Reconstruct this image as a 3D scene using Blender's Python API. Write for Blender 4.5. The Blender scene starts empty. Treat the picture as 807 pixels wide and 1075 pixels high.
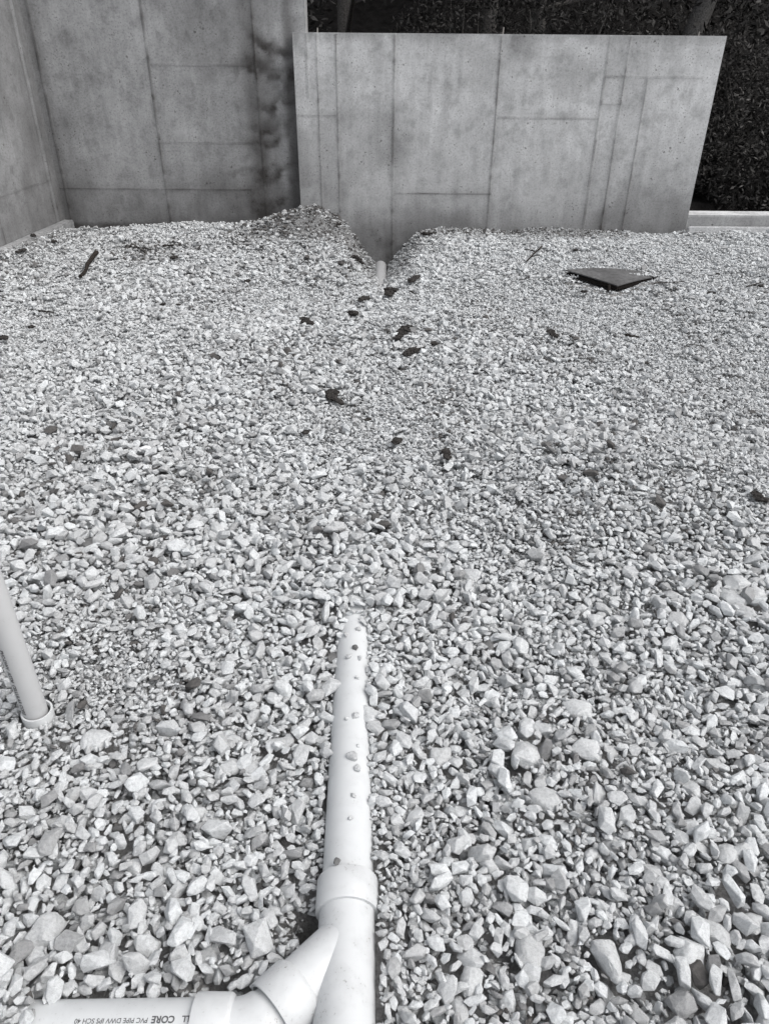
import bpy, bmesh, math, random
import numpy as np
from mathutils import Vector, Matrix

PI = math.pi
rng = np.random.default_rng(7)
random.seed(7)
scene = bpy.context.scene
COL = scene.collection

# ------------------------------------------------------------------ camera
PW, PH, FPX = 807.0, 1075.0, 782.0
TH, RO, CH = math.radians(32.8), math.radians(0.5), 1.6
_F = np.array([0, math.cos(TH), -math.sin(TH)])
_U0 = np.array([0, math.sin(TH), math.cos(TH)])
_R0 = np.array([1.0, 0, 0])
_R = _R0 * math.cos(RO) + _U0 * math.sin(RO)
_U = _U0 * math.cos(RO) - _R0 * math.sin(RO)

def ray(px, py):
    return _F + _R * (px - PW / 2) / FPX - _U * (py - PH / 2) / FPX
def onz(px, py, z=0.0):
    d = ray(px, py); t = (z - CH) / d[2]
    return np.array([0, 0, CH]) + d * t
def ony(px, py, y):
    d = ray(px, py); t = y / d[1]
    return np.array([0, 0, CH]) + d * t

cam_d = bpy.data.cameras.new('camera')
cam = bpy.data.objects.new('camera', cam_d); COL.objects.link(cam)
cam_d.sensor_fit = 'VERTICAL'; cam_d.sensor_height = 24
cam_d.lens = 24 * FPX / PH
cam_d.clip_start = 0.02; cam_d.clip_end = 500
M = Matrix(((_R[0], _U[0], -_F[0], 0), (_R[1], _U[1], -_F[1], 0), (_R[2], _U[2], -_F[2], CH), (0, 0, 0, 1)))
cam.matrix_world = M
scene.camera = cam

# ------------------------------------------------------------------ noise
def _hash(ix, iy, seed):
    h = (ix.astype(np.int64) * 374761393 + iy.astype(np.int64) * 668265263 + seed * 1442695041) & 0x7fffffff
    h = ((h ^ (h >> 13)) * 1274126177) & 0x7fffffff
    h = h ^ (h >> 16)
    return (h & 0xffff) / 65535.0
def vnoise(x, y, seed=0):
    x = np.asarray(x, float); y = np.asarray(y, float)
    ix = np.floor(x); iy = np.floor(y); fx = x - ix; fy = y - iy
    fx = fx * fx * (3 - 2 * fx); fy = fy * fy * (3 - 2 * fy)
    a = _hash(ix, iy, seed); b = _hash(ix + 1, iy, seed); c = _hash(ix, iy + 1, seed); d = _hash(ix + 1, iy + 1, seed)
    return (a * (1 - fx) + b * fx) * (1 - fy) + (c * (1 - fx) + d * fx) * fy
def fbm(x, y, seed=0, octv=4):
    s = 0; a = 0.5; t = 0
    for k in range(octv):
        s = s + a * vnoise(x * 2 ** k, y * 2 ** k, seed + k * 17); t += a; a *= .5
    return s / t            # 0..1
def sstep(a, b, x):
    t = np.clip((x - a) / (b - a), 0, 1); return t * t * (3 - 2 * t)

# ------------------------------------------------------------------ object helpers
def tag(o, label=None, cat=None, group=None, kind=None):
    if label: o['label'] = label
    if cat: o['category'] = cat
    if group: o['group'] = group
    if kind: o['kind'] = kind
    return o
def link(name, me, parent=None, mat=None):
    o = bpy.data.objects.new(name, me); COL.objects.link(o)
    if parent is not None: o.parent = parent
    if mat is not None:
        me.materials.clear(); me.materials.append(mat)
    return o
def empty(name, loc):
    o = bpy.data.objects.new(name, None); COL.objects.link(o)
    o.location = loc; o.empty_display_size = .05
    return o
def child(name, me, parent, mat):
    """mesh given in world coordinates, parented to an unrotated empty"""
    me.transform(Matrix.Translation(-Vector(parent.location)))
    return link(name, me, parent, mat)
def rebase(o, loc):
    """put the origin of a world-space mesh at loc"""
    o.data.transform(Matrix.Translation(-Vector(loc))); o.location = loc
    return o
def mesh_arrays(name, V, loops, starts, attrs=None, smooth=False):
    me = bpy.data.meshes.new(name)
    me.vertices.add(len(V)); me.vertices.foreach_set('co', np.ascontiguousarray(V, np.float32).ravel())
    me.loops.add(len(loops)); me.loops.foreach_set('vertex_index', np.ascontiguousarray(loops, np.int32))
    me.polygons.add(len(starts)); me.polygons.foreach_set('loop_start', np.ascontiguousarray(starts, np.int32))
    me.update(calc_edges=True)
    me.polygons.foreach_set('use_smooth', np.full(len(starts), smooth, bool))
    for k, v in (attrs or {}).items():
        a = me.attributes.new(k, 'FLOAT', 'POINT'); a.data.foreach_set('value', np.ascontiguousarray(v, np.float32))
    return me

# ------------------------------------------------------------------ materials
def new_mat(name):
    m = bpy.data.materials.new(name); m.use_nodes = True
    nt = m.node_tree; nt.nodes.clear()
    out = nt.nodes.new('ShaderNodeOutputMaterial'); p = nt.nodes.new('ShaderNodeBsdfPrincipled')
    nt.links.new(p.outputs[0], out.inputs[0])
    return m, nt, p
def N(nt, t, **kw):
    n = nt.nodes.new(t)
    for k, v in kw.items():
        if k in n.inputs.keys(): n.inputs[k].default_value = v
        else: setattr(n, k, v)
    return n
def noise(nt, coord, scale, detail=4, rough=.55, vec_scale=None):
    n = N(nt, 'ShaderNodeTexNoise'); n.inputs['Scale'].default_value = scale
    n.inputs['Detail'].default_value = detail; n.inputs['Roughness'].default_value = rough
    nt.links.new(coord, n.inputs['Vector']); return n.outputs['Fac']
def ramp(nt, src, stops):
    r = N(nt, 'ShaderNodeValToRGB'); e = r.color_ramp.elements
    while len(e) < len(stops): e.new(0.5)
    for i, (p, c) in enumerate(stops):
        e[i].position = p
        if not isinstance(c, tuple): c = (c, c, c)
        e[i].color = (*c, 1)
    nt.links.new(src, r.inputs[0]); return r.outputs[0]
def mixc(nt, fac, a, b, mode='MIX'):
    m = N(nt, 'ShaderNodeMix', data_type='RGBA', blend_type=mode)
    for s, v in ((m.inputs[0], fac), (m.inputs[6], a), (m.inputs[7], b)):
        if hasattr(v, 'is_linked'): nt.links.new(v, s)
        elif isinstance(v, tuple): s.default_value = (*v, 1)
        else: s.default_value = v
    return m.outputs[2]
def mth(nt, op, a, b=0.0):
    m = N(nt, 'ShaderNodeMath', operation=op)
    for s, v in ((m.inputs[0], a), (m.inputs[1], b)):
        if hasattr(v, 'is_linked'): nt.links.new(v, s)
        else: s.default_value = v
    return m.outputs[0]
def bump(nt, p, h, strength, dist):
    b = N(nt, 'ShaderNodeBump'); b.inputs['Strength'].default_value = strength
    b.inputs['Distance'].default_value = dist
    nt.links.new(h, b.inputs['Height']); nt.links.new(b.outputs[0], p.inputs['Normal'])
def attr(nt, name):
    a = N(nt, 'ShaderNodeAttribute'); a.attribute_name = name; return a.outputs['Fac']
def objco(nt):
    return N(nt, 'ShaderNodeTexCoord').outputs['Object']
def geo_pos(nt):
    return N(nt, 'ShaderNodeNewGeometry').outputs['Position']

def stone_mat(name, stops, use_attr=True):
    m, nt, p = new_mat(name); co = geo_pos(nt)
    if use_attr: t = attr(nt, 'tone')
    else: t = N(nt, 'ShaderNodeObjectInfo').outputs['Random']
    c = ramp(nt, t, stops)
    n1 = noise(nt, co, 130, 5, .6)
    c = mixc(nt, 1.0, c, ramp(nt, n1, [(.3, .80), (.5, 1.0), (.72, 1.12)]), 'MULTIPLY')
    n3 = noise(nt, co, 700, 3, .6)
    c = mixc(nt, 1.0, c, ramp(nt, n3, [(.34, .76), (.46, 1.0), (.7, 1.1)]), 'MULTIPLY')
    nt.links.new(c, p.inputs['Base Color']); p.inputs['Roughness'].default_value = .9
    p.inputs['Specular IOR Level'].default_value = .25
    bump(nt, p, mth(nt, 'ADD', mth(nt, 'MULTIPLY', n1, 1.0), mth(nt, 'MULTIPLY', n3, .45)), .8, .004)
    return m
GS = [(0.0, (.10, .095, .092)), (.05, (.27, .272, .275)), (.2, (.45, .457, .461)), (.6, (.56, .573, .580)), (1.0, (.635, .655, .665))]
M_gravel = stone_mat('crushed_stone', GS)
M_rock = stone_mat('large_stone', [(0, (.46, .468, .472)), (1, (.62, .634, .64))], False)
M_rock_dark = stone_mat('dark_stone', [(0, (.12, .12, .12)), (1, (.19, .19, .19))], False)

def soil_mat(name, a, b):
    m, nt, p = new_mat(name); co = geo_pos(nt)
    n1 = noise(nt, co, 60, 6, .65)
    nt.links.new(ramp(nt, n1, [(.3, a), (.7, b)]), p.inputs['Base Color']); p.inputs['Roughness'].default_value = 1
    p.inputs['Specular IOR Level'].default_value = .1
    bump(nt, p, n1, .8, .01); return m
M_clod = soil_mat('damp_clay', (.015, .0135, .0125), (.075, .07, .067))
M_bark = soil_mat('old_wood', (.012, .010, .009), (.05, .043, .038))

def bed_mat():
    m, nt, p = new_mat('gravel_bed'); co = geo_pos(nt)
    n1 = noise(nt, co, 90, 6, .7); n2 = noise(nt, co, 260, 4, .7); n4 = noise(nt, co, 9, 4, .6)
    dirt = ramp(nt, n1, [(.3, (.20, .195, .19)), (.7, (.46, .46, .46))])
    fines = ramp(nt, n2, [(.36, (.10, .099, .098)), (.5, (.25, .252, .254)), (.66, (.44, .447, .45))])
    fines = mixc(nt, 1.0, fines, ramp(nt, n4, [(.35, .78), (.65, 1.08)]), 'MULTIPLY')
    nt.links.new(mixc(nt, attr(nt, 'fines'), dirt, fines), p.inputs['Base Color'])
    p.inputs['Roughness'].default_value = .95; p.inputs['Specular IOR Level'].default_value = .15
    bump(nt, p, mth(nt, 'ADD', n1, n2), .9, .012); return m
M_bed = bed_mat()

def soil_ground_mat():
    m, nt, p = new_mat('forest_floor'); co = geo_pos(nt)
    n1 = noise(nt, co, 5, 8, .7)
    nt.links.new(ramp(nt, n1, [(.35, (.012, .011, .0105)), (.7, (.035, .033, .032))]), p.inputs['Base Color'])
    p.inputs['Roughness'].default_value = 1; bump(nt, p, n1, .8, .1)
    p.inputs['Specular IOR Level'].default_value = .1; return m
M_floor = soil_ground_mat()

def concrete_mat(name, base):
    m, nt, p = new_mat(name); co = geo_pos(nt)
    big = noise(nt, co, 1.6, 5, .6); mid = noise(nt, co, 9, 6, .65); fine = noise(nt, co, 60, 5, .7)
    # grain drawn out along the vertical, as runs of laitance are
    mp = N(nt, 'ShaderNodeMapping'); mp.inputs['Scale'].default_value = (1, 1, .12); nt.links.new(co, mp.inputs[0])
    runs = noise(nt, mp.outputs[0], 14, 5, .6)
    c = ramp(nt, big, [(.3, tuple(v * .70 for v in base)), (.68, tuple(v * 1.12 for v in base))])
    c = mixc(nt, 1.0, c, ramp(nt, mid, [(.3, .70), (.5, 1.0), (.72, 1.14)]), 'MULTIPLY')
    c = mixc(nt, 1.0, c, ramp(nt, fine, [(.3, .68), (.48, 1.0), (.7, 1.12)]), 'MULTIPLY')
    c = mixc(nt, 1.0, c, ramp(nt, runs, [(.3, .88), (.6, 1.05)]), 'MULTIPLY')
    # bug holes left by air
    v = N(nt, 'ShaderNodeTexVoronoi'); v.inputs['Scale'].default_value = 17; nt.links.new(co, v.inputs['Vector'])
    v.inputs['Randomness'].default_value = 1.0
    thr = mth(nt, 'MULTIPLY', ramp(nt, N(nt, 'ShaderNodeSeparateColor').outputs[0] if False else mid, [(.46, 0.0), (.72, .26)]), 1.0)
    hole = mth(nt, 'LESS_THAN', v.outputs['Distance'], thr)
    c = mixc(nt, mth(nt, 'MULTIPLY', hole, .55), c, (.07, .066, .063))
    v2 = N(nt, 'ShaderNodeTexVoronoi'); v2.inputs['Scale'].default_value = 46; nt.links.new(co, v2.inputs['Vector'])
    hole2 = mth(nt, 'LESS_THAN', v2.outputs['Distance'], ramp(nt, mid, [(.42, 0.0), (.70, .36)]))
    c = mixc(nt, mth(nt, 'MULTIPLY', hole2, .38), c, (.08, .077, .074))
    st = attr(nt, 'stain_shade')  # real stains plus painted corner, crevice and gap shade
    st2 = mth(nt, 'MULTIPLY', st, ramp(nt, mid, [(.25, .72), (.75, 1.2)]))
    c = mixc(nt, mth(nt, 'MINIMUM', st2, .93), c, (.030, .026, .024))
    nt.links.new(c, p.inputs['Base Color'])
    p.inputs['Roughness'].default_value = .85; p.inputs['Specular IOR Level'].default_value = .25
    h = mth(nt, 'SUBTRACT', mth(nt, 'ADD', mid, mth(nt, 'MULTIPLY', fine, .5)), hole)
    bump(nt, p, h, .5, .004); return m
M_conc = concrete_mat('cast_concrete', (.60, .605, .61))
M_conc_shaded = concrete_mat('shaded_concrete', (.40, .403, .407))  # darker copy of the cast concrete, corner shade put into the base colour
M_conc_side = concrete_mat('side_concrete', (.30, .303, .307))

def pvc_mat(name, base, dirt=.5):
    m, nt, p = new_mat(name); co = geo_pos(nt)
    a = noise(nt, co, 22, 5, .6); b = noise(nt, co, 160, 4, .7)
    c = mixc(nt, ramp(nt, a, [(.45, 0.0), (.75, .22 * dirt * 2)]), base, tuple(v * .72 for v in base))
    sp = mth(nt, 'MULTIPLY', ramp(nt, b, [(.59, 0.0), (.68, .5)]), ramp(nt, a, [(.50, 0.0), (.66, 1.0)]))
    c = mixc(nt, mth(nt, 'MULTIPLY', sp, dirt * 1.6), c, (.16, .145, .13))
    nt.links.new(c, p.inputs['Base Color'])
    p.inputs['Roughness'].default_value = .42; p.inputs['Specular IOR Level'].default_value = .35
    bump(nt, p, a, .12, .002)
    return m
M_pvc = pvc_mat('white_pvc', (.61, .625, .632), .55)
M_pvc_fit = pvc_mat('white_pvc_fitting', (.60, .613, .62), 1.0)
M_pvc_grey = pvc_mat('weathered_pvc', (.50, .505, .51), .3)
def plain(name, c, r=.7):
    m, nt, p = new_mat(name); p.inputs['Base Color'].default_value = (*c, 1); p.inputs['Roughness'].default_value = r
    return m
M_ink = plain('print_ink', (.17, .17, .175))
M_inkd = plain('dark_ink', (.10, .10, .105))
def leaf_mat(name, a, b):
    m, nt, p = new_mat(name); co = geo_pos(nt)
    n1 = noise(nt, co, 3, 3, .6)
    nt.links.new(ramp(nt, mth(nt, 'ADD', mth(nt, 'MULTIPLY', n1, .5), mth(nt, 'MULTIPLY', attr(nt, 'tone'), .5)), [(.25, a), (.6, b), (.95, tuple(v * 4.5 for v in b))]), p.inputs['Base Color'])
    p.inputs['Roughness'].default_value = .6; p.inputs['Specular IOR Level'].default_value = .2; return m
M_leaf = leaf_mat('dark_leaves', (.014, .013, .012), (.045, .043, .041))
M_trunk = soil_mat('tree_bark', (.05, .047, .044), (.20, .19, .18))
M_pale_bark = soil_mat('pale_bark', (.05, .048, .046), (.18, .175, .17))
def board_mat():
    m, nt, p = new_mat('slate_grey_board'); co = geo_pos(nt)
    n1 = noise(nt, co, 30, 6, .7); n2 = noise(nt, co, 5, 3, .5)
    c = ramp(nt, n1, [(.3, (.055, .054, .054)), (.7, (.14, .14, .142))])
    c = mixc(nt, 1.0, c, ramp(nt, n2, [(.35, .7), (.65, 1.25)]), 'MULTIPLY')
    nt.links.new(c, p.inputs['Base Color']); p.inputs['Roughness'].default_value = .8; bump(nt, p, n1, .5, .004); return m
M_board = board_mat()
M_board_edge = soil_mat('board_edge', (.010, .009, .008), (.03, .026, .024))
M_steel = plain('rusty_steel', (.30, .28, .26), .6)

# ------------------------------------------------------------------ gravel surface
PX0, PY0 = -0.072, .73
def pipe_x(y): return -0.070 - (y - .73) * .022
def pipe_z(y): return 0.004 - (y - .73) * .032
TRX = -0.05
cA = onz(655, 500); cB = onz(640, 830); cC = onz(250, 330); cD = onz(640, 560)
HOLES = ((-.158, .865, .034, .15), (-.335, .728, .026, .12), (-.135, .67, .03, .15))
def surf(x, y):
    x = np.asarray(x, float); y = np.asarray(y, float)
    s = (fbm(x * .9 + 5, y * .9, 3, 3) - .5) * .07 + (fbm(x * 2.6, y * 2.9 + 9, 11, 4) - .5) * .060
    near = 1 - sstep(1.5, 2.6, y)
    s = s * (1 - .55 * near) - .004
    s = s + .095 * np.exp(-((x - cA[0]) / .75) ** 2 - ((y - cA[1]) / .42) ** 2)
    s = s + .035 * np.exp(-((x - cD[0]) / .5) ** 2 - ((y - cD[1]) / .2) ** 2)
    s = s + .035 * np.exp(-((x - cB[0]) / .35) ** 2 - ((y - cB[1]) / .22) ** 2)
    s = s + .03 * np.exp(-((x - 1.25) / .3) ** 2 - ((y - 1.9) / .25) ** 2)
    # gravel banked along and over the pipe
    dx = x - pipe_x(y)
    pz = pipe_z(y)
    w = np.exp(-(dx / .20) ** 2) * (y < 3.2)
    rise = -.006 + .026 * sstep(1.0, 1.75, y) + .055 * sstep(1.66, 1.98, y)
    tgt = pz + rise + np.where(dx > 0, .022, -.004) * (1 - sstep(1.5, 1.9, y))
    w = w * (1 - sstep(2.1, 3.0, y))
    s = s * (1 - w) + tgt * w
    # hollows beside the wye
    for (hx, hy, hr, hd) in HOLES:
        s = s - hd * np.exp(-((x - hx) / hr) ** 2 - ((y - hy) / hr) ** 2)
    s = s + .085 * np.exp(-((x + .76) / .125) ** 2 - ((y - .62) / .14) ** 2)
    # heap against the wall and trench with the outlet pipe
    mx = np.where(x < -.72, .46, .30)
    s = s + .21 * np.exp(-np.abs((x + .72) / mx) ** 1.7) * np.exp(-((y - 7.45) / .62) ** 2)
    s = s + .05 * np.exp(-((x + 1.7) / .6) ** 2 - ((y - 7.3) / .5) ** 2)
    prog = np.clip((y - 5.35) / 1.5, 0, 1)
    half = .20 + .17 * prog
    v = np.clip(1 - np.abs(x - TRX) / half, 0, 1) ** 1.15
    s = s - (.385 * prog + .21 * .3 * sstep(6.6, 7.3, y)) * v
    g = np.exp(-((x - (TRX - .03 * (6 - y) / 4)) / .16) ** 2) * sstep(2.6, 3.4, y) * (1 - sstep(5.0, 5.6, y))
    s = s - .028 * g
    # gap at the foot of the stained wall
    s = s - .07 * sstep(7.40, 7.62, y) * (1 - sstep(-1.5, -1.1, x)) * (x > -3.2)
    return s
def fines_mask(x, y):
    x = np.asarray(x, float); y = np.asarray(y, float)
    m = np.exp(-np.abs((x + .75) / .62) ** 3) * sstep(6.6, 7.0, y) * (1 - .6 * np.exp(-((x - TRX) / .16) ** 2))
    m = m + .9 * np.exp(-((x + 1.55) / .35) ** 2 - ((y - 5.5) / .35) ** 2)
    m = m + .8 * np.exp(-((x + 2.0) / .3) ** 2 - ((y - 6.5) / .3) ** 2)
    m = m + .8 * sstep(7.15, 7.5, y) * (x > .3) * (x < 2.3)
    return np.clip(m, 0, 1)

# world extents of the laid gravel
GX0, GX1, GY0, GY1 = -4.6, 4.6, .15, 7.72
def wall_left_x(y): return -3.17 + (y - 7.72) * .125     # face of the left wall

# ground sheet under the stones
def ground_sheet():
    nx, ny = 460, 390
    xs = np.linspace(-4.7, 4.7, nx); ys = np.linspace(-2.0, 7.75, ny)
    X, Y = np.meshgrid(xs, ys)
    fm = fines_mask(X, Y)
    Z = surf(X, Y) - .036 * (1 - fm) - .001 + (fbm(X * 14, Y * 14, 40, 3) - .5) * .02
    V = np.stack([X, Y, Z], -1).reshape(-1, 3)
    idx = np.arange(nx * ny).reshape(ny, nx)
    q = np.stack([idx[:-1, :-1], idx[:-1, 1:], idx[1:, 1:], idx[1:, :-1]], -1).reshape(-1, 4)
    me = mesh_arrays('gravel_bed', V, q.ravel(), np.arange(len(q)) * 4, {'fines': fm.ravel()}, True)
    o = link('gravel_bed', me, None, M_bed); tag(o, kind='structure')
ground_sheet()

# terrain to the horizon, with the bank behind the walls
def terrain():
    xs = np.linspace(-1, 1, 180); xs = np.sign(xs) * np.abs(xs) ** 2 * 150
    ys = np.linspace(-1, 1, 180); ys = np.sign(ys) * np.abs(ys) ** 2 * 150
    X, Y = np.meshgrid(xs, ys)
    Z = -.75 + 0 * X
    Z = Z + .8 * sstep(7.9, 8.6, Y) + 9.0 * sstep(11.5, 32, Y) + 5 * sstep(12, 40, X) * sstep(6, 12, Y)
    Z = Z + (fbm(X * .5, Y * .5, 60, 4) - .5) * 1.0 * sstep(8.8, 12, Y)
    V = np.stack([X, Y, Z], -1).reshape(-1, 3)
    n = 180; idx = np.arange(n * n).reshape(n, n)
    q = np.stack([idx[:-1, :-1], idx[:-1, 1:], idx[1:, 1:], idx[1:, :-1]], -1).reshape(-1, 4)
    me = mesh_arrays('ground', V, q.ravel(), np.arange(len(q)) * 4, None, True)
    tag(link('ground', me, None, M_floor), kind='structure')
terrain()

# ------------------------------------------------------------------ stones
def hull_proto(seed, npts, aspect, bev=0.0, rough=0):
    r = random.Random(seed); bm = bmesh.new()
    p = r.choice([2.2, 3.0, 4.5])
    for i in range(npts):
        z = 1 - 2 * (i + .5) / npts; a = i * 2.399963 + r.uniform(-.5, .5); z = max(-.98, min(.98, z + r.uniform(-.18, .18)))
        s = math.sqrt(1 - z * z); d = Vector((s * math.cos(a), s * math.sin(a), z))
        n = (abs(d.x) ** p + abs(d.y) ** p + abs(d.z) ** p) ** (1 / p)
        d = d / n * r.uniform(.76, 1.04)
        bm.verts.new((d.x * aspect[0], d.y * aspect[1], d.z * aspect[2]))
    res = bmesh.ops.convex_hull(bm, input=bm.verts)
    bad = [g for g in res['geom_interior'] if isinstance(g, bmesh.types.BMVert)]
    if bad: bmesh.ops.delete(bm, geom=bad, context='VERTS')
    bmesh.ops.dissolve_limit(bm, angle_limit=math.radians(14), verts=bm.verts, edges=bm.edges)
    if bev:
        bmesh.ops.bevel(bm, geom=list(bm.edges), offset=bev, segments=1, profile=.5, affect='EDGES', clamp_overlap=True)
    if rough:
        bmesh.ops.triangulate(bm, faces=bm.faces)
        bmesh.ops.subdivide_edges(bm, edges=bm.edges, cuts=rough, use_grid_fill=True)
        from mathutils import noise as mn
        off = Vector((seed * 3.1, seed * 1.7, 0))
        for v in bm.verts:
            v.co += v.co.normalized() * ((mn.noise(v.co * 2.2 + off)) * .10 + mn.noise(v.co * 6 + off) * .035)
    bmesh.ops.recalc_face_normals(bm, faces=bm.faces)
    bm.verts.ensure_lookup_table()
    V = np.array([v.co[:] for v in bm.verts]); loops = []; starts = []
    for f in bm.faces:
        starts.append(len(loops)); loops += [v.index for v in f.verts]
    bm.verts.index_update()
    bm.free()
    return V, np.array(loops), np.array(starts)
def fix_proto(*a, **k):
    return hull_proto(*a, **k)

def _asp(i):
    r = random.Random(i * 13 + 5); return (1.08, r.uniform(.48, .92), r.uniform(.32, .74))
PROTO_HI = [hull_proto(100 + i, 9 + i % 7, _asp(i), .04) for i in range(56)]
PROTO_LO = [hull_proto(300 + i, 8 + i % 4, _asp(i + 70), 0) for i in range(30)]

def rot_mats(n, tilt):
    yaw = rng.uniform(0, 2 * PI, n); ax = rng.uniform(0, 2 * PI, n); t = rng.normal(0, tilt, n)
    spin = rng.uniform(0, 2 * PI, n)
    def Rz(a):
        c, s = np.cos(a), np.sin(a); z = np.zeros_like(a); o = np.ones_like(a)
        return np.stack([np.stack([c, -s, z], -1), np.stack([s, c, z], -1), np.stack([z, z, o], -1)], -2)
    def Rx(a):
        c, s = np.cos(a), np.sin(a); z = np.zeros_like(a); o = np.ones_like(a)
        return np.stack([np.stack([o, z, z], -1), np.stack([z, c, -s], -1), np.stack([z, s, c], -1)], -2)
    return Rz(ax) @ Rx(t) @ Rz(yaw)

CELL = .005
gw = int((GX1 - GX0) / CELL) + 1; gh = int((GY1 - GY0) / CELL) + 1
gxs = GX0 + np.arange(gw) * CELL; gys = GY0 + np.arange(gh) * CELL
GXX, GYY = np.meshgrid(gxs, gys)
S = surf(GXX, GYY).astype(np.float32)
FM = fines_mask(GXX, GYY).astype(np.float32)
Hm = S - .036 * (1 - FM)
def stamp_tube(p0, p1, r):
    p0 = np.array(p0); p1 = np.array(p1)
    d = p1[:2] - p0[:2]; L2 = d @ d
    t = ((GXX - p0[0]) * d[0] + (GYY - p0[1]) * d[1]) / L2
    tc = np.clip(t, 0, 1)
    dist2 = (GXX - p0[0] - tc * d[0]) ** 2 + (GYY - p0[1] - tc * d[1]) ** 2
    z = p0[2] + tc * (p1[2] - p0[2]) + np.sqrt(np.clip(r * r - dist2, 0, None))
    m = (dist2 < (r * 1.04) ** 2) & (t > -.0) & (t < 1.0)
    Hm[m] = np.maximum(Hm[m], z[m])
# pipes first (stones rest against and on them)
P_R = .0575
P_A = (pipe_x(.93), .93, pipe_z(.93)); P_B = (pipe_x(2.7), 2.7, pipe_z(2.7))
stamp_tube((pipe_x(.1), .1, pipe_z(.1)), (pipe_x(.98), .98, pipe_z(.98)), .068)
stamp_tube(P_A, P_B, P_R)
AXY = .818
AX = np.array([pipe_x(AXY), AXY, pipe_z(AXY)])
RIM = AX + np.array([-.7071, -.7071, 0]) * .192
stamp_tube(AX, RIM, .068)
E0 = RIM; E1 = np.array([RIM[0] - .075, RIM[1] - .031, RIM[2]])
stamp_tube(E0, E1, .062)
BP_Y = E1[1]; BP_Z = E1[2]
stamp_tube(E1, (-.36, BP_Y, BP_Z), .068)
stamp_tube((-.35, BP_Y, BP_Z), (-.95, BP_Y, BP_Z - .035), P_R)
STUB = onz(39, 752, 0.0)
stamp_tube((STUB[0] - .001, STUB[1], .15), (STUB[0] + .001, STUB[1], .15), .045)
Hm[(GXX - STUB[0]) ** 2 + (GYY - STUB[1]) ** 2 < .044 ** 2] = .4
stamp_tube((TRX, 6.3, -.375), (TRX, 7.62, -.375), .062)

# ---- notable stones, each an object of its own (pixel x, y, width, height in the photograph, tilt)
ROCKS = [
 (50, 976, 40, 34, 0, 'largest pale stone at the lower left, broad and triangular among small gravel', 'p'),
 (100, 776, 34, 25, 20, 'chunky pale stone lying just below the foot of the upright pipe stub', 'p'),
 (635, 1003, 30, 52, 95, 'long pale slab of stone standing on end in the coarse gravel, lower right', 'p'),
 (556, 1001, 32, 36, 80, 'big blunt pyramid shaped stone left of the long slab at lower right', 'p'),
 (550, 792, 36, 27, -50, 'oval pale boulder lying on the rise right of the white pipe', 'p'),
 (571, 838, 36, 22, -32, 'elongated tilted stone just below the oval boulder on the rise', 'p'),
 (461, 794, 27, 22, 10, 'angular stone nearest the buried stretch of pipe, on its right', 'p'),
 (763, 896, 32, 20, 38, 'log shaped stone leaning up to the right near the right edge', 'p'),
 (724, 1003, 32, 36, 70, 'blunt grey stone right of the long slab at the lower right', 'p'),
 (747, 977, 38, 22, -32, 'long flat stone resting above the blunt grey stone, lower right', 'p'),
 (789, 968, 22, 22, -50, 'compact stone at the right edge beside the long flat stone', 'p'),
 (772, 612, 28, 20, -10, 'biggest stone of the cluster on the far right rise, pale topped', 'p'),
 (768, 628, 24, 20, 30, 'grey wedge tucked under the big pale topped stone at right', 'p'),
 (790, 624, 22, 20, -60, 'rounded stone right of the grey wedge in the right hand cluster', 'p'),
 (782, 641, 20, 16, 0, 'sharp cornered block lowest in the right hand cluster', 'p'),
 (711, 651, 27, 17, 5, 'flat topped stone alone left of the right hand cluster', 'p'),
 (707, 625, 21, 15, 10, 'small pale block above the lone flat topped stone at right', 'p'),
 (606, 744, 32, 22, -20, 'broad weathered stone on the middle of the right hand slope', 'p'),
 (614, 787, 33, 22, -15, 'pale sloping slab right of the oval boulder', 'p'),
 (726, 828, 19, 22, 90, 'upright dark grained stone at right, midway down the coarse gravel', 'p'),
 (482, 1059, 20, 30, 100, 'tall narrow stone at the bottom edge right of the white pipe', 'p'),
 (494, 1029, 23, 29, 70, 'oblong stone above the tall narrow one at the bottom edge', 'p'),
 (511, 905, 18, 24, 115, 'slim leaning stone to the right of the coupling', 'p'),
 (243, 804, 24, 17, 25, 'grey oval stone left of the pipe, left one of two side by side', 'p'),
 (266, 806, 20, 15, 20, 'grey oval stone left of the pipe, right one of two side by side', 'p'),
 (290, 778, 24, 10, 8, 'thin flat sliver of stone lying left of the pipe', 'p'),
 (141, 909, 18, 20, 130, 'faceted stone with a grey face in the left foreground', 'p'),
 (152, 470, 14, 9, -25, 'whitest small block standing out on the far left gravel', 'w'),
 (387, 750, 24, 17, -40, 'stone leaning on the right side of the white pipe, midway along', 'p'),
 (95, 570, 20, 14, 60, 'dark grey slaty fragment lying on the left gravel', 'd'),
 (350, 689, 11, 14, 60, 'dark stone wedged beside the left of the pipe near its buried end', 'd'),
 (475, 977, 13, 10, 0, 'dark porous cinder in the gravel right of the wye', 'd'),
 (125, 866, 18, 8, 10, 'dark thin flake lying in the left foreground gravel', 'd'),
 (512, 676, 13, 12, 20, 'dark brownish stone right of the buried end of the pipe', 'd'),
]
M_rock_white = stone_mat('white_stone', [(0, (.76, .77, .78)), (1, (.78, .79, .80))], False)
rock_bits = []
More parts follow.
